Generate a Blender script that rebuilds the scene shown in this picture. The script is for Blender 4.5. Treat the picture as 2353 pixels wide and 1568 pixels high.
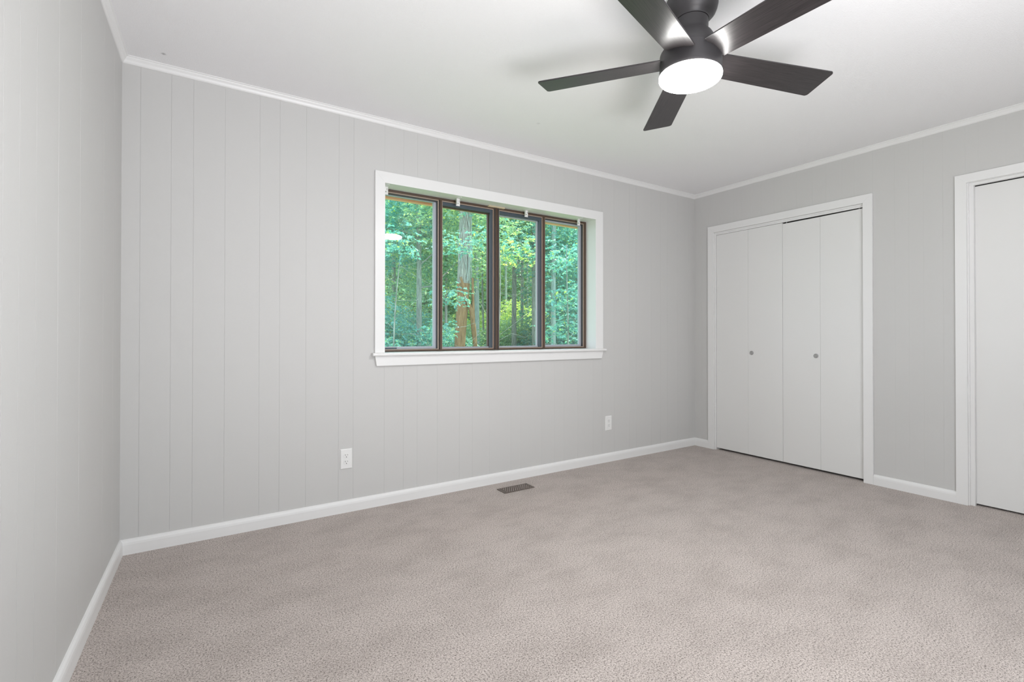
import bpy, math, random
import numpy as np
from mathutils import Matrix, Vector
from math import sin, cos, pi, radians

for o in list(bpy.data.objects):
    bpy.data.objects.remove(o)
SC = bpy.context.scene
COL = SC.collection

# ------------------------------------------------------------------ camera
CAM = (0.3091, -3.0292, 1.0723)
YAW, PITCH, ROLL, F = 0.5753, 0.0064, 0.0005, 1119.07
cd = bpy.data.cameras.new('camera')
cam = bpy.data.objects.new('camera', cd)
COL.objects.link(cam)
fw = Vector((sin(YAW)*cos(PITCH), cos(YAW)*cos(PITCH), sin(PITCH)))
rt = Vector((cos(YAW), -sin(YAW), 0)); up = rt.cross(fw)
rt2 = cos(ROLL)*rt + sin(ROLL)*up; up2 = -sin(ROLL)*rt + cos(ROLL)*up
cam.matrix_world = Matrix(((rt2.x, up2.x, -fw.x, CAM[0]), (rt2.y, up2.y, -fw.y, CAM[1]),
                           (rt2.z, up2.z, -fw.z, CAM[2]), (0, 0, 0, 1)))
cd.sensor_width = 36.0
cd.lens = F/2353*36.0
cd.shift_y = -(784-763.18)/2353
cd.clip_start = 0.02
cd.clip_end = 300
SC.camera = cam

# ------------------------------------------------------------------ view, world, sun, big lights
SC.view_settings.view_transform = 'Standard'
SC.view_settings.look = 'None'
SC.view_settings.gamma = 1.0
SC.view_settings.use_curve_mapping = False
SC.view_settings.exposure = 0.10
SC.cycles.max_bounces = 14
SC.cycles.diffuse_bounces = 8
SC.cycles.glossy_bounces = 4
SC.cycles.transparent_max_bounces = 16
SC.cycles.transmission_bounces = 6
SC.cycles.caustics_reflective = False
SC.cycles.caustics_refractive = False
SC.cycles.sample_clamp_indirect = 6.0

W, H = 4.4015, 2.44
LA = -0.0303           # the left wall is not quite square to the window wall
YB = -4.0              # wall behind the camera

world = bpy.data.worlds.new('sky')
SC.world = world
world.use_nodes = True
wn = world.node_tree.nodes
wn['Background'].inputs[0].default_value = (0.76, 0.89, 1.0, 1)
wn['Background'].inputs[1].default_value = 2.5

sd = bpy.data.lights.new('sun', 'SUN')
sd.energy = 7.5; sd.angle = radians(1.0); sd.color = (1.0, 0.93, 0.70)
sun = bpy.data.objects.new('sun', sd); COL.objects.link(sun)
az, el = radians(14), radians(58)       # from +x, a little from beyond the woods
sv = Vector((cos(el)*cos(az), cos(el)*sin(az), sin(el)))
sun.rotation_euler = sv.to_track_quat('Z', 'Y').to_euler()
sun.location = (12, 6, 20)

def area(name, loc, aim, sx, sy, energy, color=(1, 1, 1)):
    d = bpy.data.lights.new(name, 'AREA'); d.shape = 'RECTANGLE'
    d.size, d.size_y, d.energy, d.color = sx, sy, energy, color
    o = bpy.data.objects.new(name, d); COL.objects.link(o)
    o.location = loc
    o.rotation_euler = (Vector(loc)-Vector(aim)).to_track_quat('Z', 'Y').to_euler()
    return o
# added fill light, shining in through a made-up opening behind the camera
area('rear_fill', (1.45, YB-0.12, 1.05), (2.9, 0.0, 0.9), 1.8, 1.6, 19, (1.0, 0.975, 0.98))
# flash bounced off the ceiling, standing low behind the camera
area('bounce_flash', (1.25, -3.3, 0.8), (1.2, -2.9, 2.44), 1.4, 0.8, 50, (1.0, 0.970, 0.98))
LAMP = 108.0            # strength of the fan's frosted lens

# ------------------------------------------------------------------ materials
def mat(name, col, rough=0.5, spec=0.5, metal=0.0):
    m = bpy.data.materials.new(name); m.use_nodes = True
    b = m.node_tree.nodes['Principled BSDF']
    b.inputs['Base Color'].default_value = (*col, 1)
    b.inputs['Roughness'].default_value = rough
    b.inputs['Specular IOR Level'].default_value = spec
    b.inputs['Metallic'].default_value = metal
    return m, m.node_tree.nodes, m.node_tree.links, b

def coord(n, l, scale=(1, 1, 1), kind='Object'):
    tc = n.new('ShaderNodeTexCoord'); mp = n.new('ShaderNodeMapping')
    mp.inputs['Scale'].default_value = scale
    l.new(tc.outputs[kind], mp.inputs['Vector'])
    return mp.outputs['Vector']

def noise(n, l, vec, scale, detail=2, rough=0.5):
    t = n.new('ShaderNodeTexNoise'); t.inputs['Scale'].default_value = scale
    t.inputs['Detail'].default_value = detail; t.inputs['Roughness'].default_value = rough
    l.new(vec, t.inputs['Vector'])
    return t.outputs['Fac']

def ramp(n, l, fac, stops):
    r = n.new('ShaderNodeValToRGB'); e = r.color_ramp.elements
    e[0].position, e[0].color = stops[0][0], (*stops[0][1], 1)
    e[1].position, e[1].color = stops[-1][0], (*stops[-1][1], 1)
    for p, c in stops[1:-1]:
        x = e.new(p); x.color = (*c, 1)
    l.new(fac, r.inputs['Fac'])
    return r.outputs['Color']

def bump(n, l, b, h, strength, dist):
    k = n.new('ShaderNodeBump'); k.inputs['Strength'].default_value = strength
    k.inputs['Distance'].default_value = dist
    l.new(h, k.inputs['Height']); l.new(k.outputs['Normal'], b.inputs['Normal'])
    return k

def paint(name, col, rough=0.5, bs=400, bstr=0.12, spec=0.35):
    m, n, l, b = mat(name, col, rough, spec)
    bump(n, l, b, noise(n, l, coord(n, l), bs, 2), bstr, 0.001)
    return m

M = {}
M['wall'] = paint('grey_wall_paint', (0.565, 0.562, 0.552), 0.55, 350, 0.25)
M['trim'] = paint('white_trim_paint', (0.77, 0.77, 0.765), 0.35, 120, 0.015, 0.5)
M['door'] = paint('white_door_paint', (0.735, 0.735, 0.725), 0.42, 260, 0.10, 0.45)
M['plate'] = paint('white_plastic', (0.78, 0.78, 0.77), 0.3, 300, 0.03, 0.5)
M['slot'] = mat('dark_slot', (0.03, 0.03, 0.03), 0.7)[0]
M['slotgrey'] = mat('grey_slot', (0.22, 0.22, 0.21), 0.7)[0]
M['black'] = mat('shade_black', (0.01, 0.01, 0.01), 0.9)[0]  # flat black stands in for shade behind the doors and in the duct
M['knob'] = mat('brushed_grey_knob', (0.36, 0.36, 0.355), 0.45, 0.5, 0.2)[0]
M['bronze'] = mat('brown_painted_frame', (0.085, 0.052, 0.036), 0.38)[0]
M['darkbronze'] = mat('dark_grey_brown_frame', (0.050, 0.052, 0.056), 0.38)[0]
M['navy'] = mat('slate_sash_metal', (0.060, 0.080, 0.100), 0.35)[0]
M['tan'] = mat('tan_weather_bead', (0.40, 0.31, 0.25), 0.5)[0]
M['greyframe'] = mat('light_grey_sash_metal', (0.42, 0.45, 0.50), 0.35)[0]
M['shim'] = mat('bare_wood_shim', (0.62, 0.52, 0.36), 0.7)[0]

# ceiling: fine stipple, plus the three small scuffs the photo shows
m, n, l, b = mat('ceiling_stipple_paint', (0.84, 0.84, 0.85), 0.75, 0.2)
v = coord(n, l)
base = None
prev = None
for (cx_, cy_, rad, dark) in ((0.171, -0.126, 0.011, 0.35), (2.159, -0.488, 0.012, 0.82), (1.500, -0.091, 0.008, 0.85)):
    sub = n.new('ShaderNodeVectorMath'); sub.operation = 'DISTANCE'
    sub.inputs[1].default_value = (cx_, cy_, H); l.new(v, sub.inputs[0])
    nz = noise(n, l, v, 150, 3)
    ad = n.new('ShaderNodeMath'); ad.operation = 'MULTIPLY_ADD'; l.new(nz, ad.inputs[0])
    ad.inputs[1].default_value = 0.02; l.new(sub.outputs['Value'], ad.inputs[2])
    c = ramp(n, l, ad.outputs[0], [(rad*0.8, (dark,)*3), (rad*2.1, (1, 1, 1))])
    if prev is None: prev = c
    else:
        mx = n.new('ShaderNodeMix'); mx.data_type = 'RGBA'; mx.blend_type = 'MULTIPLY'
        mx.inputs['Factor'].default_value = 1
        l.new(prev, mx.inputs[6]); l.new(c, mx.inputs[7]); prev = mx.outputs[2]
mx = n.new('ShaderNodeMix'); mx.data_type = 'RGBA'; mx.blend_type = 'MULTIPLY'
mx.inputs['Factor'].default_value = 1
mx.inputs[6].default_value = (0.84, 0.84, 0.85, 1); l.new(prev, mx.inputs[7]); l.new(mx.outputs[2], b.inputs['Base Color'])
bump(n, l, b, noise(n, l, v, 170, 4, 0.65), 0.55, 0.003)
M['ceiling'] = m

# carpet: short twisted pile, light tufts over darker gaps, brushed patches
m, n, l, b = mat('taupe_cut_pile_carpet', (0.4, 0.37, 0.35), 0.95, 0.1)
v = coord(n, l)
fine = noise(n, l, v, 300, 3, 0.6)
mid = noise(n, l, v, 160, 2, 0.5)
avg = n.new('ShaderNodeMath'); avg.operation = 'MULTIPLY_ADD'
l.new(fine, avg.inputs[0]); avg.inputs[1].default_value = 0.6
m2 = n.new('ShaderNodeMath'); m2.operation = 'MULTIPLY'; l.new(mid, m2.inputs[0]); m2.inputs[1].default_value = 0.4
l.new(m2.outputs[0], avg.inputs[2])
tuft = ramp(n, l, avg.outputs[0], [(0.37, (0.085, 0.070, 0.062)), (0.445, (0.335, 0.293, 0.268)), (0.52, (0.505, 0.447, 0.415)), (0.66, (0.67, 0.60, 0.567))])
v2 = coord(n, l, (1.0, 1.6, 1))
patch = ramp(n, l, noise(n, l, v2, 3.4, 6, 0.68), [(0.36, (0.86, 0.855, 0.85)), (0.58, (1.0, 1.0, 1.0))])
mx = n.new('ShaderNodeMix'); mx.data_type = 'RGBA'; mx.blend_type = 'MULTIPLY'; mx.inputs['Factor'].default_value = 1
l.new(tuft, mx.inputs[6]); l.new(patch, mx.inputs[7])
l.new(mx.outputs[2], b.inputs['Base Color'])
b.inputs['Sheen Weight'].default_value = 0.15
bump(n, l, b, avg.outputs[0], 0.55, 0.004)
M['carpet'] = m

# fan
m, n, l, b = mat('espresso_blade_wood', (0.030, 0.024, 0.024), 0.33, 0.6)
v = coord(n, l, (2.0, 90, 90))
g = noise(n, l, v, 4.0, 4, 0.6)
l.new(ramp(n, l, g, [(0.35, (0.010, 0.009, 0.010)), (0.65, (0.036, 0.031, 0.032))]), b.inputs['Base Color'])
bump(n, l, b, g, 0.35, 0.001)
M['blade'] = m
M['fanmetal'] = paint('oil_rubbed_fan_housing', (0.036, 0.034, 0.036), 0.45, 500, 0.1, 0.45)
def emit(name, col, s):
    m = bpy.data.materials.new(name); m.use_nodes = True
    nt = m.node_tree; nt.nodes.remove(nt.nodes['Principled BSDF'])
    e = nt.nodes.new('ShaderNodeEmission'); e.inputs[0].default_value = (*col, 1); e.inputs[1].default_value = s
    nt.links.new(e.outputs[0], nt.nodes['Material Output'].inputs[0]); return m
M['lens'] = emit('lit_frosted_lens', (1.0, 0.985, 0.955), LAMP)

# glass: see-through with mirror reflection, faint green tint and a little translucent haze
def glass(name, tint, haze, refl=0.06):
    m = bpy.data.materials.new(name); m.use_nodes = True
    nt = m.node_tree; n, l = nt.nodes, nt.links; n.remove(n['Principled BSDF'])
    t = n.new('ShaderNodeBsdfTransparent'); t.inputs[0].default_value = (*tint, 1)
    g = n.new('ShaderNodeBsdfGlossy'); g.inputs['Roughness'].default_value = 0.0
    d = n.new('ShaderNodeBsdfTranslucent'); d.inputs[0].default_value = (0.9, 0.95, 0.95, 1)
    fr = n.new('ShaderNodeLayerWeight'); fr.inputs[0].default_value = 0.15
    a = n.new('ShaderNodeMixShader'); a.inputs[0].default_value = haze
    l.new(t.outputs[0], a.inputs[1]); l.new(d.outputs[0], a.inputs[2])
    mm = n.new('ShaderNodeMath'); mm.operation = 'MULTIPLY_ADD'
    l.new(fr.outputs['Facing'], mm.inputs[0]); mm.inputs[1].default_value = 0.06; mm.inputs[2].default_value = refl
    s = n.new('ShaderNodeMixShader'); l.new(mm.outputs[0], s.inputs[0])
    l.new(a.outputs[0], s.inputs[1]); l.new(g.outputs[0], s.inputs[2])
    l.new(s.outputs[0], n['Material Output'].inputs[0]); return m
M['glass_teal'] = glass('tinted_window_glass', (0.84, 1.0, 0.97), 0.05)
M['glass_clear'] = glass('clear_window_glass', (0.93, 0.99, 0.95), 0.03)

# outdoors
def leafmat(name, stops, trans=0.45):
    m = bpy.data.materials.new(name); m.use_nodes = True
    nt = m.node_tree; n, l = nt.nodes, nt.links; n.remove(n['Principled BSDF'])
    gm = n.new('ShaderNodeNewGeometry')
    c = ramp(n, l, gm.outputs['Random Per Island'], stops)
    d = n.new('ShaderNodeBsdfDiffuse'); t = n.new('ShaderNodeBsdfTranslucent'); g = n.new('ShaderNodeBsdfGlossy')
    g.inputs['Roughness'].default_value = 0.45; g.inputs[0].default_value = (0.8, 0.95, 1, 1)
    l.new(c, d.inputs[0])
    tb = n.new('ShaderNodeMix'); tb.data_type = 'RGBA'; tb.blend_type = 'MULTIPLY'; tb.inputs['Factor'].default_value = 1
    l.new(c, tb.inputs[6]); tb.inputs[7].default_value = (1.1, 1.12, 0.85, 1)
    l.new(tb.outputs[2], t.inputs[0])
    a = n.new('ShaderNodeMixShader'); a.inputs[0].default_value = trans
    l.new(d.outputs[0], a.inputs[1]); l.new(t.outputs[0], a.inputs[2])
    s = n.new('ShaderNodeMixShader'); s.inputs[0].default_value = 0.06
    l.new(a.outputs[0], s.inputs[1]); l.new(g.outputs[0], s.inputs[2])
    l.new(s.outputs[0], n['Material Output'].inputs[0]); return m
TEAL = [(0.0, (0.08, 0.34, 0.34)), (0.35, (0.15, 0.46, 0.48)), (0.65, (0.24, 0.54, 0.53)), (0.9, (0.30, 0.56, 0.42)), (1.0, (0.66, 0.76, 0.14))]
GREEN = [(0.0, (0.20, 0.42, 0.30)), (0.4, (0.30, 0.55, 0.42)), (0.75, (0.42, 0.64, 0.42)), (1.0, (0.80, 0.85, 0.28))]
YELLOW = [(0.0, (0.30, 0.54, 0.26)), (0.5, (0.50, 0.70, 0.30)), (1.0, (0.88, 0.86, 0.16))]  # sunlight put into the colour as a brighter yellow-green
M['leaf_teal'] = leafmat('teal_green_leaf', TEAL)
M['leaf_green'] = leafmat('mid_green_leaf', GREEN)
M['leaf_yellow'] = leafmat('painted_sunlit_leaf', YELLOW, 0.55)

def bark(name, c1, c2):
    m, n, l, b = mat(name, c1, 0.9, 0.2)
    v = coord(n, l, (14, 14, 1.6))
    g = noise(n, l, v, 3.0, 5, 0.65)
    l.new(ramp(n, l, g, [(0.35, c1), (0.65, c2)]), b.inputs['Base Color'])
    bump(n, l, b, g, 0.9, 0.03); return m
M['bark'] = bark('grey_furrowed_bark', (0.16, 0.17, 0.16), (0.46, 0.48, 0.44))
M['bark_blue'] = bark('pale_grey_bark', (0.26, 0.32, 0.31), (0.50, 0.58, 0.56))
M['bark_orange'] = bark('orange_brown_trunk', (0.20, 0.115, 0.06), (0.42, 0.27, 0.15))  # orange-brown tone for the lower trunk and vines
M['ground'] = None
m, n, l, b = mat('leaf_litter_ground', (0.12, 0.16, 0.07), 0.95, 0.1)
g = noise(n, l, coord(n, l), 1.2, 6, 0.7)
l.new(ramp(n, l, g, [(0.35, (0.07, 0.14, 0.06)), (0.55, (0.14, 0.26, 0.09)), (0.7, (0.24, 0.20, 0.10))]), b.inputs['Base Color'])
M['ground'] = m
m, n, l, b = mat('stained_cedar_fascia', (0.62, 0.30, 0.12), 0.6)
g = noise(n, l, coord(n, l, (1, 12, 12)), 5, 4)
l.new(ramp(n, l, g, [(0.3, (0.90, 0.34, 0.18)), (0.7, (1.0, 0.50, 0.32))]), b.inputs['Base Color'])
M['cedar'] = m
M['stud'] = mat('pale_register_stud', (0.50, 0.44, 0.41), 0.4)[0]  # paler tone for the small raised dots of the grille
M['vent'] = mat('brown_enamel_register', (0.125, 0.10, 0.085), 0.45)[0]

# ------------------------------------------------------------------ mesh helpers
class MB:
    def __init__(s): s.v, s.f = [], []
    def add(s, verts, faces):
        k = len(s.v); s.v += [tuple(p) for p in verts]; s.f += [tuple(i+k for i in f) for f in faces]; return s
    def box(s, x0, x1, y0, y1, z0, z1):
        v = [(x, y, z) for x in (x0, x1) for y in (y0, y1) for z in (z0, z1)]
        return s.add(v, [(0, 1, 3, 2), (4, 6, 7, 5), (0, 4, 5, 1), (2, 3, 7, 6), (0, 2, 6, 4), (1, 5, 7, 3)])
    def prism(s, prof, fn, t0, t1):
        """closed profile [(a,b)..] carried by fn(a,b,t) from t0 to t1"""
        k = len(prof)
        v = [fn(a, b_, t0) for a, b_ in prof]+[fn(a, b_, t1) for a, b_ in prof]
        f = [(i, (i+1) % k, k+(i+1) % k, k+i) for i in range(k)]+[tuple(range(k))[::-1], tuple(range(k, 2*k))]
        return s.add(v, f)
    def lathe(s, prof, seg=48, c=(0, 0, 0), close=False):
        v = []; f = []
        for r, h in prof:
            for j in range(seg):
                a = 2*pi*j/seg; v.append((c[0]+r*cos(a), c[1]+r*sin(a), c[2]+h))
        for i in range(len(prof)-1):
            for j in range(seg):
                k = (j+1) % seg
                f.append((i*seg+j, i*seg+k, (i+1)*seg+k, (i+1)*seg+j))
        f.append(tuple(range(seg))[::-1]); f.append(tuple((len(prof)-1)*seg+j for j in range(seg)))
        return s.add(v, f)
    def tube(s, pts, rads, seg=12):
        v = []; f = []
        for i, p in enumerate(pts):
            p = Vector(p)
            d = (Vector(pts[min(i+1, len(pts)-1)])-Vector(pts[max(i-1, 0)])).normalized()
            a = d.orthogonal().normalized() if i == 0 else (pa-d*pa.dot(d)).normalized()
            pa = a; b_ = d.cross(a)
            for j in range(seg):
                t = 2*pi*j/seg; v.append(p+(a*cos(t)+b_*sin(t))*rads[i])
        for i in range(len(pts)-1):
            for j in range(seg):
                k = (j+1) % seg
                f.append((i*seg+j, i*seg+k, (i+1)*seg+k, (i+1)*seg+j))
        f.append(tuple(range(seg))[::-1]); f.append(tuple((len(pts)-1)*seg+j for j in range(seg)))
        return s.add(v, f)
    def build(s, name, m, parent=None, bevel=0, smooth=False, kind=None, segs=2):
        me = bpy.data.meshes.new(name); me.from_pydata(s.v, [], s.f)
        import bmesh
        bm = bmesh.new(); bm.from_mesh(me); bmesh.ops.recalc_face_normals(bm, faces=bm.faces); bm.to_mesh(me); bm.free()
        me.materials.append(m)
        o = bpy.data.objects.new(name, me); COL.objects.link(o)
        if parent: o.parent = parent
        if bevel:
            bv = o.modifiers.new('bevel', 'BEVEL'); bv.width = bevel; bv.segments = segs; bv.limit_method = 'ANGLE'; bv.angle_limit = radians(35)
        if smooth:
            me.polygons.foreach_set('use_smooth', [True]*len(me.polygons))
            me.set_sharp_from_angle(angle=radians(35))
        if kind: o['kind'] = kind
        return o

def empty(name, loc=(0, 0, 0), kind=None):
    o = bpy.data.objects.new(name, None); COL.objects.link(o); o.location = loc; o.empty_display_size = 0.1
    if kind: o['kind'] = kind
    return o
def tag(o, label, cat, group=None):
    o['label'] = label; o['category'] = cat
    if group: o['group'] = group
    return o
def copy_tree(o, parent=None):
    c = o.copy(); COL.objects.link(c)
    if parent: c.parent = parent
    for ch in list(o.children): copy_tree(ch, c)
    return c

# ------------------------------------------------------------------ room shell
def lwx(y): return sin(LA)/cos(LA)*(-y)          # x of the left wall at depth y

# panelled walls: u runs along the wall, groove list, openings [(u0,u1,z0,z1)]
def panel_wall(name, fn, u0, u1, grooves, openings, zt=H, gw=0.0010, gd=lambda g: 0.0013 if g < 1.25 else (0.0009 if g < 1.9 else 0.0005), thick=0.14):
    mb = MB()
    prof = [(u0, 0)]
    for g in sorted(grooves):
        if u0+0.01 < g < u1-0.01 and all(abs(g-e) > 0.006 for op in openings for e in op[:2]):
            prof += [(g-gw, 0), (g-gw*0.8, -gd(g)), (g+gw*0.8, -gd(g)), (g+gw, 0)]
    for op in openings:
        for e in op[:2]: prof.append((e, 0))
    prof.append((u1, 0)); prof.sort(key=lambda p: p[0])
    zs = sorted({0, zt} | {z for op in openings for z in op[2:4]})
    def hole(u, z): return any(a < u < b_ and c < z < d for a, b_, c, d in openings)
    for (ua, da), (ub, db) in zip(prof, prof[1:]):
        for za, zb in zip(zs, zs[1:]):
            if hole((ua+ub)/2, (za+zb)/2) or ub-ua < 1e-6: continue
            mb.add([fn(ua, da, za), fn(ub, db, za), fn(ub, db, zb), fn(ua, da, zb)], [(0, 1, 2, 3)])
    us = sorted({u0, u1} | {e for op in openings for e in op[:2]})
    for ua, ub in zip(us, us[1:]):               # solid body behind the face
        for za, zb in zip(zs, zs[1:]):
            if hole((ua+ub)/2, (za+zb)/2): continue
            p = [fn(u, d, z) for u in (ua, ub) for d in (-0.006, -thick) for z in (za, zb)]
            mb.add(p, [(0, 1, 3, 2), (4, 6, 7, 5), (0, 4, 5, 1), (2, 3, 7, 6), (0, 2, 6, 4), (1, 5, 7, 3)])
    return mb.build(name, M['wall'], kind='structure')

pat = [0.073, 0.199, 0.294, 0.436, 0.602, 0.704, 0.844, 1.028, 1.116]
gr_win = [g+1.236*k for k in range(4) for g in pat]
WX0, WX1, WZ0, WZ1 = 1.296, 3.105, 0.950, 2.046      # window rough opening
panel_wall('wall_window', lambda u, d, z: (u, -d, z), -0.0, W+0.0, gr_win, [(WX0, WX1, WZ0, WZ1)])
patr = [0.0, 0.101, 0.213, 0.274, 0.399, 0.52, 0.62, 0.73, 0.81, 0.93, 1.06, 1.14]
gr_r = [1.794+g+1.22*k for k in (-2, -1, 0, 1) for g in patr]
CY0, CY1, CZ = 0.222, 1.440, 2.030                   # closet opening (distance from window wall)
DY0, DY1, DZ = 2.015, 2.815, 2.040                   # bedroom door opening
panel_wall('wall_right', lambda u, d, z: (W-d, -u, z), 0, -YB, gr_r, [(CY0, CY1, 0, CZ), (DY0, DY1, 0, DZ)], gd=lambda g: 0.0005)
gl = [0.20, 0.43, 0.832, 1.098, 1.303, 1.429, 1.533, 1.64, 1.77, 1.90, 2.05, 2.17, 2.3, 2.5, 2.63, 2.8, 2.95, 3.1]
panel_wall('wall_left', lambda u, d, z: (lwx(-u)+d, -u, z), 0, -YB, gl, [], gw=0.0009, gd=lambda g: 0.0022 if g > 1.2 else 0.0004)
panel_wall('wall_rear', lambda u, d, z: (u, YB+d, z), lwx(YB), W, [0.4+0.2*k for k in range(20)], [(0.50, 2.40, 0.20, 1.90)])  # unseen opening, added to let the rear fill light in
MB().add([(lwx(YB)-.2, YB-.15, 0), (W+.2, YB-.15, 0), (W+.2, .12, 0), (-.2, .12, 0),
          (lwx(YB)-.2, YB-.15, -.1), (W+.2, YB-.15, -.1), (W+.2, .12, -.1), (-.2, .12, -.1)],
         [(0, 1, 2, 3), (7, 6, 5, 4), (0, 4, 5, 1), (1, 5, 6, 2), (2, 6, 7, 3), (3, 7, 4, 0)]).build('floor', M['carpet'], kind='structure')
MB().box(-.35, W+.2, YB-.15, .13, H, H+.1).build('ceiling', M['ceiling'], kind='structure')

# crown (trim_1..3) and baseboards, mitred by running each into the corner
crown = [(0, 0), (0.026, 0), (0.026, -0.005), (0.021, -0.007), (0.019, -0.011), (0.012, -0.020), (0.008, -0.030), (0.004, -0.035), (0.0, -0.036)]
crown = [(a, d) for a, d in crown]
def run(name, prof, fn_start, fn_end, m):
    mb = MB(); k = len(prof)
    v = [fn_start(a, d) for a, d in prof]+[fn_end(a, d) for a, d in prof]
    mb.add(v, [(i, (i+1) % k, k+(i+1) % k, k+i) for i in range(k)]+[tuple(range(k))[::-1], tuple(range(k, 2*k))])
    return mb.build(name, m, kind='structure', smooth=False)
def cornerL(a, z): return (a+lwx(-a), -a, z)          # window/left
run('trim_1', crown, lambda a, d: (a+lwx(-a), -a, H+d), lambda a, d: (W-a, -a, H+d), M['trim'])
run('trim_2', crown, lambda a, d: (W-a, -a, H+d), lambda a, d: (W-a, YB+a, H+d), M['trim'])
run('trim_3', crown, lambda a, d: (lwx(-a)+a, -a, H+d), lambda a, d: (lwx(YB+a)+a, YB+a, H+d), M['trim'])
bb = [(0, 0), (0.015, 0), (0.015, 0.048), (0.0135, 0.058), (0.010, 0.066), (0.005, 0.0715), (0, 0.073)]
run('baseboard_window', bb, lambda a, z: (a+lwx(-a), -a, z), lambda a, z: (W-a, -a, z), M['trim'])
run('baseboard_left', bb, lambda a, z: (lwx(-a)+a, -a, z), lambda a, z: (lwx(YB+a)+a, YB+a, z), M['trim'])
run('baseboard_right', bb, lambda a, z: (W-a, -a, z), lambda a, z: (W-a, -0.160, z), M['trim'])
run('baseboard_right', bb, lambda a, z: (W-a, -1.5035, z), lambda a, z: (W-a, -1.9575, z), M['trim'])
run('baseboard_right', bb, lambda a, z: (W-a, -2.873, z), lambda a, z: (W-a, YB+a, z), M['trim'])
run('baseboard_rear', bb, lambda a, z: (lwx(YB+a)+a, YB+a, z), lambda a, z: (W-a, YB+a, z), M['trim'])

# ------------------------------------------------------------------ window
win = empty('window_1', (2.2, 0, 0.96), 'structure')
def wp(name, mb, m, parent=win, **k):
    o = mb.build(name, m, parent, **k)
    if parent is win: o.matrix_parent_inverse = Matrix.Translation((-2.2, 0, -0.96))
    return o
win_inv = Matrix.Translation((-2.2, 0, -0.96))
T = 0.016
def sbox(mb, x0, x1, y0, y1, z0, z1): return mb.box(x0, x1, y0, y1, z0, z1)
wp('head_casing', MB().add([(1.245, -T, 2.106), (3.175, -T, 2.106), (3.093, -T, 2.035), (1.308, -T, 2.035),
                            (1.245, 0, 2.106), (3.175, 0, 2.106), (3.093, 0, 2.035), (1.308, 0, 2.035)],
   [(0, 1, 2, 3), (7, 6, 5, 4), (0, 4, 5, 1), (1, 5, 6, 2), (2, 6, 7, 3), (3, 7, 4, 0)]), M['trim'], bevel=0.0006)
wp('side_casing', MB().add([(1.245, -T, 2.106), (1.308, -T, 2.035), (1.308, -T, 0.955), (1.245, -T, 0.955),
                            (1.245, 0, 2.106), (1.308, 0, 2.035), (1.308, 0, 0.955), (1.245, 0, 0.955)],
   [(0, 1, 2, 3), (7, 6, 5, 4), (0, 4, 5, 1), (1, 5, 6, 2), (2, 6, 7, 3), (3, 7, 4, 0)]), M['trim'], bevel=0.0006)
wp('side_casing', MB().add([(3.175, -T, 2.106), (3.093, -T, 2.035), (3.093, -T, 0.955), (3.175, -T, 0.955),
                            (3.175, 0, 2.106), (3.093, 0, 2.035), (3.093, 0, 0.955), (3.175, 0, 0.955)],
   [(0, 1, 2, 3), (7, 6, 5, 4), (0, 4, 5, 1), (1, 5, 6, 2), (2, 6, 7, 3), (3, 7, 4, 0)]), M['trim'], bevel=0.0006)
# inner jamb liners
wp('jamb', MB().box(1.288, 1.306, -0.001, 0.20, 0.945, 2.05), M['trim'])
wp('jamb', MB().box(3.095, 3.113, -0.001, 0.20, 0.945, 2.05), M['trim'])
wp('soffit_board', MB().box(1.288, 3.113, -0.001, 0.20, 2.036, 2.052), M['trim'])
# stool with rounded nose and apron with returned ends
st = [(0.105, 0.960), (0.0, 0.960), (-0.030, 0.960), (-0.036, 0.957), (-0.038, 0.950), (-0.036, 0.943), (-0.030, 0.940), (0.0, 0.940), (0.105, 0.940)]
mb = MB()
nose = [(0.0, 0.960), (-0.030, 0.960), (-0.036, 0.957), (-0.038, 0.950), (-0.036, 0.943), (-0.030, 0.940), (0.0, 0.940)]
mb.prism(nose, lambda y, z, t: (t, y, z), 1.228, 3.196)
mb.box(1.302, 3.098, -0.001, 0.16, 0.940, 0.960)
wp('sill', mb, M['trim'], smooth=True)
wp('apron', MB().add([(1.246, -T, 0.940), (3.178, -T, 0.940), (3.160, -T, 0.878), (1.256, -T, 0.878),
                      (1.246, 0, 0.940), (3.178, 0, 0.940), (3.160, 0, 0.878), (1.256, 0, 0.878)],
   [(0, 1, 2, 3), (7, 6, 5, 4), (0, 4, 5, 1), (1, 5, 6, 2), (2, 6, 7, 3), (3, 7, 4, 0)]), M['trim'], bevel=0.001)

def ring(x0, x1, z0, z1, y0, y1, l_, r_, t_, b_):
    mb = MB()
    if l_: mb.box(x0, x0+l_, y0, y1, z0, z1)
    if r_: mb.box(x1-r_, x1, y0, y1, z0, z1)
    if t_: mb.box(x0+l_, x1-r_, y0, y1, z1-t_, z1)
    if b_: mb.box(x0+l_, x1-r_, y0, y1, z0, z0+b_)
    return mb
ZB, ZT = 0.962, 2.034
xm = 2.203
# two joined frames, each split by a slim post
wp('frame', ring(1.307, xm-0.001, ZB, ZT, 0.106, 0.185, 0.022, 0.022, 0.014, 0.010), M['bronze'], bevel=0.0006)
wp('frame', ring(xm+0.001, 3.094, ZB, ZT, 0.106, 0.185, 0.022, 0.022, 0.014, 0.010), M['bronze'], bevel=0.0006)
wp('mullion', MB().box(xm-0.0055, xm+0.0055, 0.100, 0.107, ZB, ZT), M['bronze'], bevel=0.002)
for x in (xm-0.016, xm+0.016):
    wp('mullion_rib', MB().box(x-0.003, x+0.003, 0.101, 0.107, ZB+.004, ZT-.004), M['darkbronze'], bevel=0.001)
wp('post', MB().box(1.741, 1.757, 0.106, 0.185, ZB+.010, ZT-.014), M['bronze'], bevel=0.0006)
wp('post', MB().box(1.733, 1.7405, 0.112, 0.185, ZB+.010, ZT-.014), M['slot'])  # dark strip stands in for the shaded gap beside the post
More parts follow.
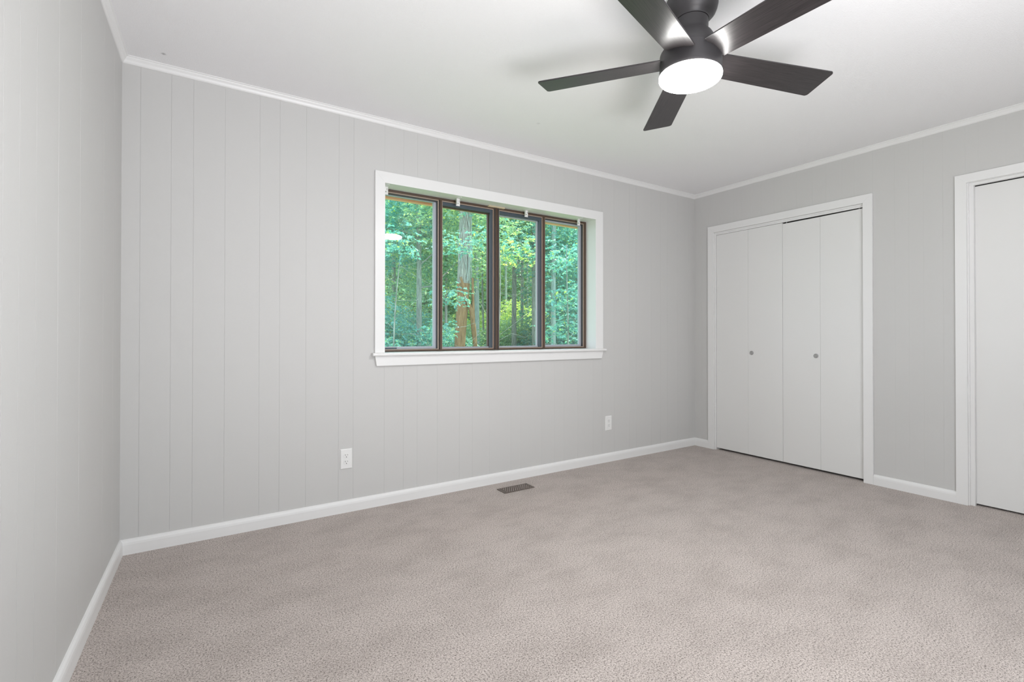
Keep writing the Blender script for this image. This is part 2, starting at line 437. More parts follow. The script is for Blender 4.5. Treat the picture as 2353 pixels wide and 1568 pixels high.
wp('post', MB().box(2.636, 2.658, 0.106, 0.185, ZB+.010, ZT-.014), M['bronze'], bevel=0.0006)
panes = [(1.329, 1.733, 'grey', 0.0135), (1.757, 2.180, 'navy', 0), (2.226, 2.636, 'navy', 0), (2.658, 3.072, 'grey', 0)]
for i, (x0, x1, style, tilt) in enumerate(panes):
    s = empty('sash', (0, 0, 0)); s.parent = win; s.matrix_parent_inverse = win_inv
    z0, z1 = ZB+0.010, ZT-0.014
    ring(x0, x1, z0, z1, 0.111, 0.117, 0.005, 0.006, 0.006, 0.005).build('bead', M['tan'], s)
    if style == 'grey':
        ring(x0+.001, x1-.001, z0, z1-.002, 0.118, 0.136, 0.004, 0.008, 0.010, 0.006).build('stile', M['darkbronze'], s)
        rr = ring(x0+.004, x1-.008, z0+.004, z1-.012, 0.137, 0.160, 0.010, 0.020, 0.011 if i == 3 else 0.004, 0.018)
        rr.build('sash_frame', M['greyframe'], s, bevel=0.001)
        if i == 0:
            MB().box(x0+.012, x0+.110, 0.1345, 0.1372, z0+.008, z0+.016).build('slot_cover', M['navy'], s)
        gx0, gx1, gz0, gz1 = x0+.012, x1-.026, z0+.02, z1-.014
    else:
        ring(x0+.001, x1-.001, z0, z1-.002, 0.118, 0.150, 0.004, 0.026, 0.030, 0.006).build('stile', M['navy'], s, bevel=0.001)
        ring(x0+.004, x1-.026, z0+.004, z1-.030, 0.140, 0.160, 0.010, 0.009, 0.008, 0.012).build('sash_frame', M['bronze'] if i == 1 else M['greyframe'], s, bevel=0.001)
        MB().box(x0+.004, x1-.026, 0.136, 0.1395, z0+.004, z0+.015).build('bottom_rail', M['greyframe'], s)
        gx0, gx1, gz0, gz1 = x0+.012, x1-.034, z0+.014, z1-.036
    cxp, hw, t = (gx0+gx1)/2, (gx1-gx0)/2, 0.002
    p = MB(); pts = []
    for dy in (-t, t):
        for sx, z in ((-1, gz0), (1, gz0), (1, gz1), (-1, gz1)):
            pts.append((cxp+sx*hw, 0.148+dy-sx*hw*tilt, z))
    p.add(pts[:4], [(0, 1, 2, 3)])
    p.build('pane', M['glass_teal'] if style == 'grey' else M['glass_clear'], s)
wp('shim', MB().box(2.125, 2.265, 0.085, 0.106, 2.0275, 2.0355), M['shim'])

# blind brackets screwed under the soffit board
def bracket(x):
    r = empty('blind_bracket', (x, 0.06, 2.036))
    mb = MB().box(-0.015, 0.015, -0.001, 0.001, -0.052, -0.0015)
    mb.build('hanging_plate', M['plate'], r, bevel=0.0008)
    top = [(0.016*cos(a), -0.012+0.042*sin(a)*(1 if sin(a) < 0 else 0.3)) for a in [2*pi*i/20 for i in range(20)]]
    MB().prism(top, lambda a, b_, t: (a, b_, t), -0.0025, 0.0).build('mounting_plate', M['plate'], r)
    MB().box(-0.0155, -0.0135, -0.014, 0.001, -0.045, -0.002).build('side_flange', M['plate'], r)
    sl = MB()
    sl.box(-0.009, -0.006, -0.0016, -0.0008, -0.022, -0.012); sl.box(0.006, 0.009, -0.0016, -0.0008, -0.022, -0.012)
    sl.box(-0.003, 0.003, -0.0016, -0.0008, -0.037, -0.030)
    sl.build('screw_hole', M['slotgrey'], r)
    return r
brx = [(1.337, 'white blind bracket in the top left corner of the window, half behind the casing'),
       (1.857, 'white blind bracket under the window soffit, above the large tree trunk'),
       (2.443, 'white blind bracket under the window soffit, just right of the thick centre mullion'),
       (2.972, 'white blind bracket at the right end of the window soffit')]
b0 = None
for x, lab in brx:
    if b0 is None: b0 = bracket(x); o = b0
    else: o = copy_tree(b0); o.location.x = x
    tag(o, lab, 'bracket', 'blind brackets under the window head')

# ------------------------------------------------------------------ closet (door_1)
def casing_right(par, y0, y1, z, wl, wr, wt):
    """casing round an opening in the right wall, y as distance; outer edges given"""
    X0, X1 = W-0.016, W
    def quad(a, nm):
        v = [(X0, -y, zz) for y, zz in a]+[(X1, -y, zz) for y, zz in a]
        MB().add(v, [(0, 1, 2, 3), (7, 6, 5, 4), (0, 4, 5, 1), (1, 5, 6, 2), (2, 6, 7, 3), (3, 7, 4, 0)]).build(nm, M['trim'], par, bevel=0.0006)
    quad([(y0, z), (y1, z), (y1-wr, z-wt), (y0+wl, z-wt)], 'head_casing')
    quad([(y0, z), (y0+wl, z-wt), (y0+wl, 0), (y0, 0)], 'side_casing')
    quad([(y1, z), (y1-wr, z-wt), (y1-wr, 0), (y1, 0)], 'side_casing')
d1 = empty('door_1', (0, 0, 0), 'structure')
casing_right(d1, 0.160, 1.503, 2.097, 0.060, 0.060, 0.060)
mb = MB(); mb.box(W-.002, W+.14, -0.232, -0.222, 0, 2.032); mb.box(W-.002, W+.14, -1.450, -1.4385, 0, 2.032); mb.box(W-.002, W+.14, -1.4385, -0.232, 2.025, 2.035)
mb.build('jamb', M['trim'], d1)
XD = W+0.012
def leaf(y0, y1, z0, z1a, z1b, nm='door_panel', t=0.03):
    v = []
    for x in (XD, XD+t):
        v += [(x, -y0, z0), (x, -y1, z0), (x, -y1, z1b), (x, -y0, z1a)]
    return MB().add(v, [(0, 1, 2, 3), (7, 6, 5, 4), (0, 4, 5, 1), (1, 5, 6, 2), (2, 6, 7, 3), (3, 7, 4, 0)]).build(nm, M['door'], d1, bevel=0.0012)
lv = [leaf(0.2345, 0.5455, 0.018, 2.0112, 2.0112), leaf(0.5465, 0.8485, 0.018, 2.0112, 2.0108),
      leaf(0.8505, 1.1410, 0.018, 2.0015, 2.0025), leaf(1.1420, 1.4330, 0.018, 2.0025, 2.0055)]
MB().box(XD-.006, XD+.004, -1.4385, -0.232, 2.0125, 2.0255).build('track_cover', M['trim'], d1)
def knob(y, z, par, r=0.017):
    pr = [(r*0.9, 0), (r, 0.002), (r, 0.005), (r*0.9, 0.0075), (r*0.75, 0.0085), (r*0.6, 0.0060), (0.002, 0.0055)]
    mb = MB(); mb.lathe(pr, 32)
    mb.v = [(XD-h, -y+a, z+b_) for a, b_, h in mb.v]
    return mb.build('knob', M['knob'], par, smooth=True)
knob(0.580, 0.917, lv[1]); knob(1.110, 0.910, lv[2])
# pivot pins showing in the gap, and a cupboard behind, coloured black for its shade
mb = MB(); mb.box(XD+.008, XD+.014, -0.882, -0.876, 2.000, 2.014); mb.box(XD+.008, XD+.014, -1.412, -1.406, 2.004, 2.014)
mb.build('pivot_pin', M['knob'], d1)
mb = MB(); mb.box(W+.60, W+.62, -1.6, -0.1, 0, 2.2); mb.box(W+.14, W+.62, -0.12, -0.1, 0, 2.2); mb.box(W+.14, W+.62, -1.62, -1.6, 0, 2.2)
mb.box(W+.14, W+.62, -1.62, -0.1, 2.2, 2.22); mb.box(W+.13, W+.62, -1.62, -0.1, -.1, -0.001)
mb.build('closet_interior', M['black'], d1)

# ------------------------------------------------------------------ bedroom door (door_2)
d2 = empty('door_2', (0, 0, 0), 'structure')
casing_right(d2, 1.9575, 2.873, 2.091, 0.057, 0.057, 0.055)
mb = MB(); mb.box(W-.002, W+.14, -2.0215, -2.0115, 0, 2.04); mb.box(W-.002, W+.14, -2.8185, -2.8085, 0, 2.04); mb.box(W-.002, W+.14, -2.8085, -2.0215, 2.034, 2.043)
mb.build('jamb', M['trim'], d2)
mb = MB(); mb.box(W+.010, W+.036, -2.0425, -2.0215, 0, 2.034); mb.box(W+.010, W+.036, -2.8085, -2.790, 0, 2.034); mb.box(W+.010, W+.036, -2.790, -2.0425, 2.018, 2.034)
mb.build('stop', M['trim'], d2)
slab = MB().box(W+.0365, W+.072, -2.796, -2.0255, 0.012, 2.0125).build('door_slab', M['door'], d2, bevel=0.001)
mb = MB(); mb.lathe([(0.030, 0), (0.032, 0.004), (0.012, 0.010), (0.011, 0.030), (0.024, 0.040), (0.027, 0.052), (0.020, 0.063), (0.002, 0.066)], 32)
mb.v = [(W+.0365-h, -2.735+a, 0.93+b_) for a, b_, h in mb.v]
mb.build('door_knob', M['knob'], slab, smooth=True)
MB().box(W+.10, W+.12, -2.9, -1.95, -0.05, 2.10).build('hall_side_panel', M['black'], d2)

# ------------------------------------------------------------------ outlets
def outlet(x, z):
    r = empty('wall_outlet', (x, 0, z))
    # bevelled cover plate
    w, h = 0.035, 0.0605
    o_ = [(-w, -h), (w, -h), (w, h), (-w, h)]; i_ = [(-w+.004, -h+.004), (w-.004, -h+.004), (w-.004, h-.004), (-w+.004, h-.004)]
    mb = MB(); mb.add([(a, 0, b_) for a, b_ in o_]+[(a, -.003, b_) for a, b_ in o_]+[(a, -.0065, b_) for a, b_ in i_],
        [(3, 2, 1, 0)]+[(i, (i+1) % 4, 4+(i+1) % 4, 4+i) for i in range(4)]+[(4+i, 4+(i+1) % 4, 8+(i+1) % 4, 8+i) for i in range(4)]+[(8, 9, 10, 11)])
    mb.build('cover_plate', M['plate'], r)
    MB().prism([(0.0028*cos(a), 0.0028*sin(a)) for a in [2*pi*i/14 for i in range(14)]], lambda a, b_, t: (a, t, b_), -0.0078, -0.0062).build('screw', M['plate'], r)
    for s in (1, -1):
        pts = []
        for i in range(32):
            a = 2*pi*i/32; pts.append((0.0172*cos(a), max(-0.0135, min(0.0135, 0.0172*sin(a)))))
        rc = MB().prism(pts, lambda a, b_, t: (a, t, b_+s*0.0195), -0.0088, -0.0062).build('receptacle', M['plate'], r, bevel=0.0005)
        sl = MB(); sl.box(-.0078, -.0050, -.0093, -.0087, s*.0195+.001, s*.0195+.0095); sl.box(.0050, .0075, -.0093, -.0087, s*.0195+.002, s*.0195+.0088)
        sl.build('blade_slot', M['slotgrey'], rc)
        MB().prism([(0.0026*cos(a), 0.0026*sin(a)) for a in [2*pi*i/12 for i in range(12)]],
                   lambda a, b_, t: (a, t, b_+s*0.0195-.0068), -0.0093, -0.0087).build('ground_hole', M['slot'], rc)
    return r
o1 = outlet(1.075, 0.3215)
tag(o1, 'white duplex wall outlet below and left of the window, nearer the left wall', 'outlet', 'wall outlets')
o2 = copy_tree(o1); o2.location = (3.249, 0, 0.325)
tag(o2, 'white duplex wall outlet near the far right corner, below the window\'s right end', 'outlet', 'wall outlets')

# ------------------------------------------------------------------ floor register
rg = empty('floor_register', (2.185, -0.187, 0))
tag(rg, 'small brown metal floor register with a pierced grille set in the carpet by the baseboard', 'vent')
rx, ry = 0.124, 0.052
ring_ = MB()
for (a, b_, c, d) in ((-rx, rx, -ry, -ry+.010), (-rx, rx, ry-.010, ry), (-rx, -rx+.012, -ry+.010, ry-.010), (rx-.012, rx, -ry+.010, ry-.010)):
    ring_.box(a, b_, c, d, 0.0005, 0.0055)
ring_.build('rim', M['vent'], rg, bevel=0.0012)
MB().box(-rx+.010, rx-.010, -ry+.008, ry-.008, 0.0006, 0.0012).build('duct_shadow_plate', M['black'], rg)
g = MB()
nx_, ny_ = 24, 7
xs = [-rx+.020+i*(2*rx-.040)/nx_ for i in range(nx_+1)]; ys = [-ry+.010+i*(2*ry-.020)/ny_ for i in range(ny_+1)]
for x in xs[1:-1]: g.box(x-.0016, x+.0016, ys[0], ys[-1], 0.0018, 0.0040)
for y in ys[1:-1]: g.box(xs[0], xs[-1], y-.0022, y+.0022, 0.0030, 0.0050)
g.box(-rx+.015, -rx+.0215, ys[0], ys[-1], .0018, .0048); g.box(rx-.0215, rx-.015, ys[0], ys[-1], .0018, .0048)
g.build('grille', M['vent'], rg)
st_ = MB()
for i in range(1, nx_):
    for j in range(ny_):
        if (i+j) % 2:
            st_.lathe([(0.0026, 0.0038), (0.0022, 0.0056), (0.0008, 0.0062)], 8, (xs[i], (ys[j]+ys[j+1])/2, 0))
st_.build('studs', M['stud'], rg)

# ------------------------------------------------------------------ ceiling fan
FO = Vector((1.99669, -1.76421, 2.19371))
nrm = Vector((0.03196, -0.01101, 1)).normalized()
fu = (Vector((1, 0, 0))-nrm*nrm.x).normalized(); fv = nrm.cross(fu)
fan = empty('ceiling_fan')
fan.matrix_world = Matrix(((fu.x, fv.x, nrm.x, FO.x), (fu.y, fv.y, nrm.y, FO.y), (fu.z, fv.z, nrm.z, FO.z), (0, 0, 0, 1)))
tag(fan, 'dark five-blade ceiling fan with a lit round lens, mounted close to the ceiling', 'ceiling fan')
k = 0.9647
def prof(p): return [(r*k, h*k) for r, h in p]
MB().lathe(prof([(0.03, 0.165), (0.069, 0.166), (0.071, 0.172), (0.083, 0.182), (0.095, 0.196), (0.101, 0.212), (0.104, 0.228), (0.104, 0.2545)]), 64).build('canopy', M['fanmetal'], fan, smooth=True)
MB().lathe(prof([(0.02, 0.0305), (0.116, 0.0305), (0.1165, 0.038), (0.110, 0.052), (0.098, 0.075), (0.088, 0.092), (0.084, 0.099), (0.072, 0.104), (0.067, 0.112), (0.067, 0.164), (0.02, 0.164)]), 64).build('motor_neck', M['fanmetal'], fan, smooth=True)
MB().lathe(prof([(0.03, -0.0665), (0.1225, -0.0665), (0.1245, -0.065), (0.125, -0.060), (0.125, 0.022), (0.1235, 0.0265), (0.118, 0.0285), (0.03, 0.0290)]), 96).build('motor_housing', M['fanmetal'], fan, smooth=True)
lens = MB().lathe(prof([(0.1195, -0.0665), (0.1262, -0.0668), (0.1268, -0.0695), (0.1262, -0.077), (0.1235, -0.0805), (0.105, -0.0845), (0.070, -0.088), (0.030, -0.090), (0.004, -0.0905)]), 96)
lens.build('light_lens', M['lens'], fan, smooth=True)
# blade mesh in its own frame: x out along the blade
xr, xt = 0.112, 0.637
def hw_(x): return 0.5*(0.1166+(0.151-0.1166)*x/0.637)
N = 40
out = []
rc = 0.014
top_ = [(xr+(xt-rc-xr)*i/N, hw_(xr+(xt-rc-xr)*i/N)) for i in range(N+1)]
arc = [(xt-rc+rc*sin(a), hw_(xt)-rc+rc*cos(a)) for a in [pi/2*i/6 for i in range(1, 7)]]
outl = [(x, -y) for x, y in top_]+[(x, -y) for x, y in arc]+[(x, y) for x, y in arc[::-1]]+[(x, y) for x, y in top_[::-1]]
bl = None
TH = 8.45331
for j in range(5):
    a = TH-j*2*pi/5
    if bl is None:
        bl = MB().prism(outl, lambda p, q, t: (p, q, t), -0.003, 0.003).build('blade', M['blade'], fan, bevel=0.0012)
        o = bl
    else:
        o = bl.copy(); COL.objects.link(o); o.parent = fan
    o.matrix_local = Matrix.Rotation(a, 4, 'Z') @ Matrix.Rotation(-0.1984, 4, 'X')

# ------------------------------------------------------------------ outside: eave, ground, woods
ev = MB(); ev.box(-1.5, 6.5, 0.60, 0.64, 2.117, 2.36)
ev.build('trim_4', M['cedar'], kind='structure')
MB().box(-1.5, 6.5, 0.14, 0.60, 2.34, 2.36).build('trim_5', M['cedar'], kind='structure')
rng = random.Random(4)
gnd = MB(); GN = 40
vv = []
for i in range(GN+1):
    for j in range(GN+1):
        x = -30+i*120/GN; y = 0.3+j*90/GN
        vv.append((x, y, -0.5+0.18*sin(x*0.7)*cos(y*0.5)*min(1, y/4)))
gnd.add(vv, [(i*(GN+1)+j, (i+1)*(GN+1)+j, (i+1)*(GN+1)+j+1, i*(GN+1)+j+1) for i in range(GN) for j in range(GN)])
gnd.build('ground', M['ground'], kind='structure', smooth=True)
def gz(x, y): return -0.5+0.18*sin(x*0.7)*cos(y*0.5)*min(1, y/4)

def leaf_mesh(name, seed, n_spray, size, ln, per, m, droop=0.25, twig=True, shell=False, flat=0.6):
    """cloud of leafy twigs inside an ellipsoid of half-axes size"""
    R = np.random.default_rng(seed)
    c = R.normal(size=(n_spray, 3)); c /= np.linalg.norm(c, axis=1)[:, None]
    rr = R.random(n_spray)**(0.5 if not shell else 0.22); c = c*rr[:, None]*np.array(size)
    d = R.normal(size=(n_spray, 3)); d[:, 2] *= 0.35; d[:, 2] -= droop; d /= np.linalg.norm(d, axis=1)[:, None]
    V = []; Fc = []
    tpl = np.array([(0, 0), (.28, .30), (.68, .26), (1, 0), (.68, -.26), (.28, -.30)])
    # leaf positions along each twig
    tl = ln*per*0.30
    pos = []; dr = []; nm = []; sz = []
    for q in range(per):
        t = (q+0.5)/per
        side = np.array([1 if q % 2 else -1])
        p = c+d*tl*t
        s = np.cross(d, [0, 0, 1.0]); s /= np.linalg.norm(s, axis=1)[:, None]+1e-9
        dd = d*0.6+s*side*(0.9 if q < per-1 else 0)+R.normal(size=(n_spray, 3))*0.25; dd[:, 2] -= 0.12
        dd /= np.linalg.norm(dd, axis=1)[:, None]
        nn = R.normal(size=(n_spray, 3))*flat; nn[:, 2] += 0.7
        nn -= dd*(nn*dd).sum(1)[:, None]; nn /= np.linalg.norm(nn, axis=1)[:, None]
        pos.append(p); dr.append(dd); nm.append(nn); sz.append(ln*(0.7+0.6*R.random(n_spray)))
    pos = np.concatenate(pos); dr = np.concatenate(dr); nm = np.concatenate(nm); sz = np.concatenate(sz)
    sd_ = np.cross(nm, dr)
    K = len(pos)
    fold = np.array([0, .10, .08, -.06, .08, .10])
    vs = (pos[:, None, :]+dr[:, None, :]*(tpl[None, :, 0, None]*sz[:, None, None])
          + sd_[:, None, :]*(tpl[None, :, 1, None]*sz[:, None, None])+nm[:, None, :]*(fold[None, :, None]*sz[:, None, None]))
    vs = vs.reshape(-1, 3)
    b_ = np.arange(K)[:, None]*6
    faces = np.concatenate([b_+np.array([0, 1, 2, 3]), b_+np.array([0, 3, 4, 5])], axis=1).reshape(-1)
    me = bpy.data.meshes.new(name)
    me.vertices.add(len(vs)); me.vertices.foreach_set('co', vs.astype(np.float32).ravel())
    me.loops.add(len(faces)); me.loops.foreach_set('vertex_index', faces.astype(np.int32))
    me.polygons.add(len(faces)//4); me.polygons.foreach_set('loop_start', np.arange(0, len(faces), 4, dtype=np.int32))
    me.polygons.foreach_set('loop_total', np.full(len(faces)//4, 4, dtype=np.int32))
    me.update(calc_edges=True); me.validate(); me.materials.append(m)
    return me

LM = {}
for nm_, mk in (('teal', 'leaf_teal'), ('green', 'leaf_green'), ('yellow', 'leaf_yellow')):
    LM['crown_'+nm_] = leaf_mesh('crown', 11, 1500, (1.6, 1.6, 1.3), 0.062, 9, M[mk])
    LM['dense_'+nm_] = leaf_mesh('dense', 12, 3000, (1.5, 1.3, 1.2), 0.048, 9, M[mk])
    LM['near_'+nm_] = leaf_mesh('near', 13, 70, (0.9, 0.7, 0.6), 0.085, 8, M[mk], droop=0.3, flat=0.35)
LM['far_green'] = leaf_mesh('far', 14, 3200, (3.2, 2.2, 3.6), 0.105, 9, M['leaf_green'])
LM['far_yellow'] = leaf_mesh('far', 15, 3200, (3.2, 2.2, 3.6), 0.105, 9, M['leaf_yellow'])
LM['far_teal'] = leaf_mesh('far', 16, 3200, (3.2, 2.2, 3.6), 0.105, 9, M['leaf_teal'])

# ground point seen through the glass at photo column px, at depth Y beyond the wall
def sx_(px):
    r = (px-1176.5)/F
    d = fw+rt*r
    return d.x/d.y
def at(px, Y): return CAM[0]+sx_(px)*(Y-CAM[1])
def zpx(px, py, Y):
    d = fw+rt*((px-1176.5)/F)-up*((py-763.18)/F)
    return CAM[2]+d.z/d.y*(Y-CAM[1])

def put(me, parent, off, sc=1.0, rz=0.0, name='foliage'):
    o = bpy.data.objects.new(name, me); COL.objects.link(o); o.parent = parent
    o.location = off; o.rotation_euler = (0, 0, rz)
    o.scale = (sc, sc, sc) if not isinstance(sc, tuple) else sc
    return o

def trunk_mb(h, r0, lean=(0, 0), wob=0.05, seed=0, branches=4, r1=0.6):
    R = random.Random(seed); mb = MB(); pts = []; rd = []
    n_ = 14
    for i in range(n_+1):
        t = i/n_
        pts.append((lean[0]*t*h+wob*sin(t*5+seed)*t, lean[1]*t*h+wob*cos(t*4+seed)*t, t*h-0.15))
        rd.append(r0*(1-(1-r1)*t)*(1.25 if i == 0 else 1))
    mb.tube(pts, rd, 14)
    for b_ in range(branches):
        t = R.uniform(0.35, 0.95); i = int(t*n_); p = Vector(pts[i]); a = R.uniform(0, 2*pi); L = R.uniform(0.8, 2.0)
        q = [p+Vector((cos(a)*L*s, sin(a)*L*s, L*0.45*s+0.15*sin(s*5+b_))) for s in (0, .35, .7, 1)]
        mb.tube(q, [rd[i]*0.35, rd[i]*0.25, rd[i]*0.15, rd[i]*0.05], 7)
    return mb

def tree(px, Y, wpx, h, label, barkm='bark', foliage=(), lean=(0, 0), seed=0, branches=4, name='tree', group=None):
    x = at(px, Y)
    depth = (Vector((x, Y, 0))-Vector((CAM[0], CAM[1], 0))).dot(Vector((fw.x, fw.y, 0)))
    r0 = wpx*depth/F/2
    t = empty(name, (x, Y, gz(x, Y)))
    trunk_mb(h, r0, lean, 0.05, seed, branches).build('trunk', M[barkm], t, smooth=True)
    for (me, ox, oy, oz, sc) in foliage:
        put(LM[me], t, (ox, oy, oz), sc, seed*1.7+ox*3+oz)
    tag(t, label, 'tree', group)
    return t

WOODS = 'trees in the woods outside the window'
# --- pane 1 (left)
tree(962, 8.5, 14, 8, 'furrowed grey tree seen through the left end pane, trunk near its right side', 'bark',
     [('dense_teal', -1.6, -0.5, 1.5, 0.95), ('crown_teal', -0.9, 0.6, 4.4, 1.0), ('crown_green', 1.1, 1.0, 3.6, 0.9), ('dense_teal', 0.1, -1.2, 0.9, .7)], seed=1, group=WOODS)
tree(905, 12.5, 11, 10, 'slim tree behind the lamp reflection in the left end pane', 'bark',
     [('crown_green', -0.6, 0, 2.4, 1.1), ('crown_teal', 0.4, -1, 5.2, 1.2), ('crown_green', 0.6, .4, 7.3, 1.3)], seed=2, group=WOODS)
# --- pane 2: the large vine-clad trunk
x = at(1063, 6.5)
big = empty('vine_covered_tree', (x, 6.5, gz(x, 6.5)))
tag(big, 'large vine-covered tree with a orange-brown lower trunk, in the second pane from the left', 'tree', WOODS)
dp = (Vector((x, 6.5, 0))-Vector((CAM[0], CAM[1], 0))).dot(Vector((fw.x, fw.y, 0)))
pxm = dp/F
zc = zpx(1063, 650, 6.5)-gz(x, 6.5)
MB().tube([(0.02, 0, zc-.02), (0.05, 0, zc+.9), (0.06, 0, zc+2), (0.02, 0, zc+5)], [15*pxm, 14*pxm, 13*pxm, 10*pxm], 20).build('trunk', M['bark'], big, smooth=True)
MB().tube([(-0.18, 0, -.2), (-0.12, 0, .6), (-0.04, 0, zc*.62), (0.02, 0, zc)], [13*pxm, 12*pxm, 12.5*pxm, 14.8*pxm], 18).build('lower_trunk', M['bark_orange'], big, smooth=True)
MB().tube([(-0.13, -.16, zc+.1), (-0.02, -.18, zc-.28), (0.14, -.14, zc-.62), (0.22, -.1, zc-1.0), (0.30, -.05, zc-1.5), (.34, 0, -.1)], [3*pxm, 3.5*pxm, 5*pxm, 6*pxm, 4.5*pxm, 3*pxm], 12).build('vine', M['bark_orange'], big, smooth=True)
MB().tube([(0.16, -.16, zc+.1), (0.17, -.16, zc-.4), (0.19, -.14, zc-.8)], [2.5*pxm, 3*pxm, 4*pxm], 10).build('vine', M['bark_orange'], big, smooth=True)
vr = random.Random(9); vb = MB()
for i in range(34):
    a0 = vr.uniform(-pi, 0.0); z0 = zc+vr.uniform(-.1, 1.8); da = vr.uniform(-.9, .9); pts = []
    for s in range(6):
        a = a0+da*s/5; r_ = 15.4*pxm+0.008+vr.uniform(0, .02)
        pts.append((0.04+r_*cos(a), r_*sin(a), z0+s*vr.uniform(.10, .16)))
    vb.tube(pts, [.006]*6, 5)
vb.build('vine_tangle', M['bark_blue'], big)
put(LM['crown_green'], big, (0.5, 0.9, 4.6), 1.0, 1.0); put(LM['near_teal'], big, (0.15, -0.6, 4.25), 0.75, 0.3)
tree(1096, 10.5, 13, 10, 'straight pale grey tree right of the vine-covered trunk', 'bark_blue', [('crown_teal', -0.2, 0.2, 6.3, 1.0), ('crown_green', 1.2, 1.6, 5.2, .8)], seed=3, branches=2, group=WOODS)
tree(1026, 9.5, 7, 9, 'thin tree at the left edge of the second pane', 'bark', [('crown_teal', -0.2, 0.2, 5.4, 0.9), ('dense_green', 0.3, 0.8, 1.0, .9)], seed=4, branches=3, group=WOODS)
tree(1114, 13, 5, 9, 'thin dark sapling at the right edge of the second pane', 'bark', [('crown_yellow', 0.3, 0.5, 5.9, 0.9)], lean=(-.03, 0), seed=5, branches=3, group=WOODS)
# --- pane 3
tree(1181, 11, 12, 11, 'straight furrowed tree in the third pane, left of its thinner neighbour', 'bark', [('crown_green', -0.3, 0.5, 6.3, 1.1)], seed=6, branches=3, group=WOODS)
tree(1199, 14, 8.5, 11, 'thin straight tree in the middle of the third pane', 'bark', [('crown_yellow', 0.1, 0.5, 6.6, 1.1)], seed=7, branches=3, group=WOODS)
tree(1212, 17, 4, 10, 'very thin tree between the middle and right trunks of the third pane', 'bark', [('crown_yellow', 0, 0, 7.0, 1.1)], seed=8, branches=2, group=WOODS)
tree(1229, 9.5, 15, 10, 'stout brown-grey tree at the right edge of the third pane', 'bark', [('crown_green', 0.9, 1.4, 5.6, 0.9), ('near_teal', 0.0, -1.2, 2.6, .8), ('near_teal', 0.2, -1.2, 3.6, .7)], seed=9, branches=3, group=WOODS)
tree(1163, 19, 6, 12, 'distant thin tree at the left edge of the third pane', 'bark_blue', [('crown_yellow', 0.3, 0, 8.3, 1.3)], seed=10, branches=2, group=WOODS)
# --- pane 4
tree(1272, 8.5, 13, 9, 'pale tree behind teal leaves in the right end pane', 'bark_blue', [('crown_teal', 0.5, 0.5, 4.6, 1.1), ('near_teal', 0.5, -1.2, 2.9, .9), ('dense_teal', 1.0, 0.6, 1.2, .9)], seed=11, branches=3, group=WOODS)
tree(1287, 12, 7, 10, 'slim leaning tree in the middle of the right end pane', 'bark', [('crown_teal', 0.6, 0.2, 3.4, 1.0), ('crown_teal', 1.2, 0.2, 5.9, 1.1)], lean=(-.04, 0), seed=12, branches=3, group=WOODS)
tree(1325, 10, 8, 9, 'leafy tree at the far right of the right end pane', 'bark', [('crown_teal', -0.5, 0.1, 2.6, 1.0), ('crown_teal', -0.1, 0.1, 4.8, 1.1)], seed=13, branches=3, group=WOODS)
# --- near saplings
def sapling(px, Y, leaves, label, seed):
    x = at(px, Y); t = empty('sapling', (x, Y, gz(x, Y)))
    mb = trunk_mb(3.4, 0.022, (0.02, 0), 0.08, seed, 9, 0.3); mb.build('stem', M['bark'], t, smooth=True)
    for (me, ox, oy, oz, sc) in leaves: put(LM[me], t, (ox, oy, oz), sc, seed+oz)
    tag(t, label, 'sapling', 'young trees close to the window')
sapling(1003, 4.6, [('near_teal', 0.22, 0, 2.3, .5), ('near_teal', 0.15, 0.2, 1.7, .5), ('near_teal', 0.3, 0, 3.2, .5)], 'big-leaved sapling at the left edge of the second pane', 3)
sapling(1140, 4.8, [('near_teal', -0.15, 0, 3.35, .5), ('near_teal', 0.55, 0, 3.2, .55), ('near_yellow', 0.75, .3, 3.2, .6)], 'big-leaved sapling behind the thick centre mullion', 5)
sapling(1300, 4.4, [('near_teal', 0.1, 0, 2.2, .8), ('near_teal', -0.1, 0, 1.6, .65), ('near_teal', 0.2, 0.3, 3.0, .8)], 'big-leaved sapling in the right end pane', 7)
sapling(905, 5.2, [('near_teal', -.1, 0, 3.3, .7), ('dense_teal', -.3, .3, 1.0, .6)], 'teal-leaved sapling at the lower left corner of the window', 9)
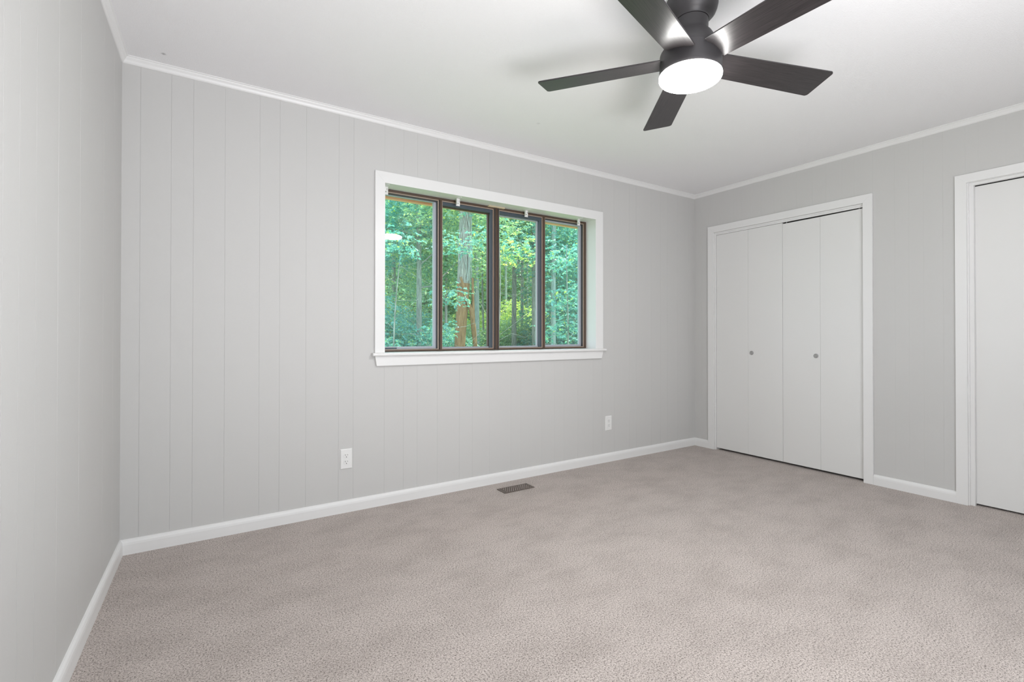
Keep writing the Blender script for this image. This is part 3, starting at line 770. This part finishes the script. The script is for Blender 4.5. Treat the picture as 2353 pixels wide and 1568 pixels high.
# --- understory shrubs
def shrub(px, Y, me, sc, oz, label, seed=0):
    x = at(px, Y); t = empty('shrub', (x, Y, gz(x, Y)))
    R = random.Random(seed); mb = MB()
    for i in range(6):
        a = R.uniform(0, 6.28); L = 0.9*oz+0.3
        mb.tube([(0, 0, -.1), (cos(a)*.2, sin(a)*.2, L*.5), (cos(a)*.5, sin(a)*.5, L)], [.025, .018, .008], 6)
    mb.build('stem', M['bark'], t); put(LM[me], t, (0, 0, oz), sc, seed)
    tag(t, label, 'shrub', 'undergrowth in the woods')
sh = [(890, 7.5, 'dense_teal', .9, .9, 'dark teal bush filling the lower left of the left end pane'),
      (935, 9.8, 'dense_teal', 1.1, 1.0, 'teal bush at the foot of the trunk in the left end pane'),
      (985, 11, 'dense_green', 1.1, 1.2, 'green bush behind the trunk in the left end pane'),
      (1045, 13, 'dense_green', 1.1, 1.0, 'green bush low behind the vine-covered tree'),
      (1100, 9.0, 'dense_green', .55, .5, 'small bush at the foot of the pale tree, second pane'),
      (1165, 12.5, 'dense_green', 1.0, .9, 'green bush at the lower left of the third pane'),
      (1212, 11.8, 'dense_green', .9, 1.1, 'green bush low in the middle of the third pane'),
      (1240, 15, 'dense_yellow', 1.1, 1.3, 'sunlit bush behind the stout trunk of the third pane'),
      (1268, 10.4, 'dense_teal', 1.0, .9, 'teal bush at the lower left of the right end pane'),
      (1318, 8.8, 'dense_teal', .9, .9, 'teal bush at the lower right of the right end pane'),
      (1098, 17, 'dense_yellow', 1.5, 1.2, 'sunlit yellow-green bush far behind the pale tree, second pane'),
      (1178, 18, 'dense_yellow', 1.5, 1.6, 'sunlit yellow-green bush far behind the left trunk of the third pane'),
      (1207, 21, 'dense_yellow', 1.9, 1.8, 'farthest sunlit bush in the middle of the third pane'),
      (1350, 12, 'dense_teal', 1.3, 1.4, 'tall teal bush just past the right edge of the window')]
for i, a in enumerate(sh): shrub(*a[:5], a[5], i)
# --- distant trees
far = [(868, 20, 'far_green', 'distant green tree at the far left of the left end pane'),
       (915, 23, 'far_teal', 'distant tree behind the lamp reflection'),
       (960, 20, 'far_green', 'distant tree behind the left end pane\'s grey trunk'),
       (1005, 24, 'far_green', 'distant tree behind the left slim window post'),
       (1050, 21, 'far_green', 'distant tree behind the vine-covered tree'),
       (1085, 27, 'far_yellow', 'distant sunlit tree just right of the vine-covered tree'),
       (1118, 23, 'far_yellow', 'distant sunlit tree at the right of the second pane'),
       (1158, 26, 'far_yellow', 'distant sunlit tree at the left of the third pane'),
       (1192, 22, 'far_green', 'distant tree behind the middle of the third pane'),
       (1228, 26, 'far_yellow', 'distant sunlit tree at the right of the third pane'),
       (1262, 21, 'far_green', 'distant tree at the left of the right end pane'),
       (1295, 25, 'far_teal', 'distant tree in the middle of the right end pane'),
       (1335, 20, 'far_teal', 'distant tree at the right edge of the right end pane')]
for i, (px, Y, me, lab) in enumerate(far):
    tree(px, Y, 7, 13, lab, 'bark', [(me, 0, 0, 3.0+(i*37 % 5)*.25, 1.0), (('crown_green', 'crown_yellow')[i % 2], .8*sin(i), 1.5, 8.6+(i*29 % 7)*.2, 1.5)][:2 if i % 3 else 1], seed=20+i, branches=3, group=WOODS, name='distant_tree')
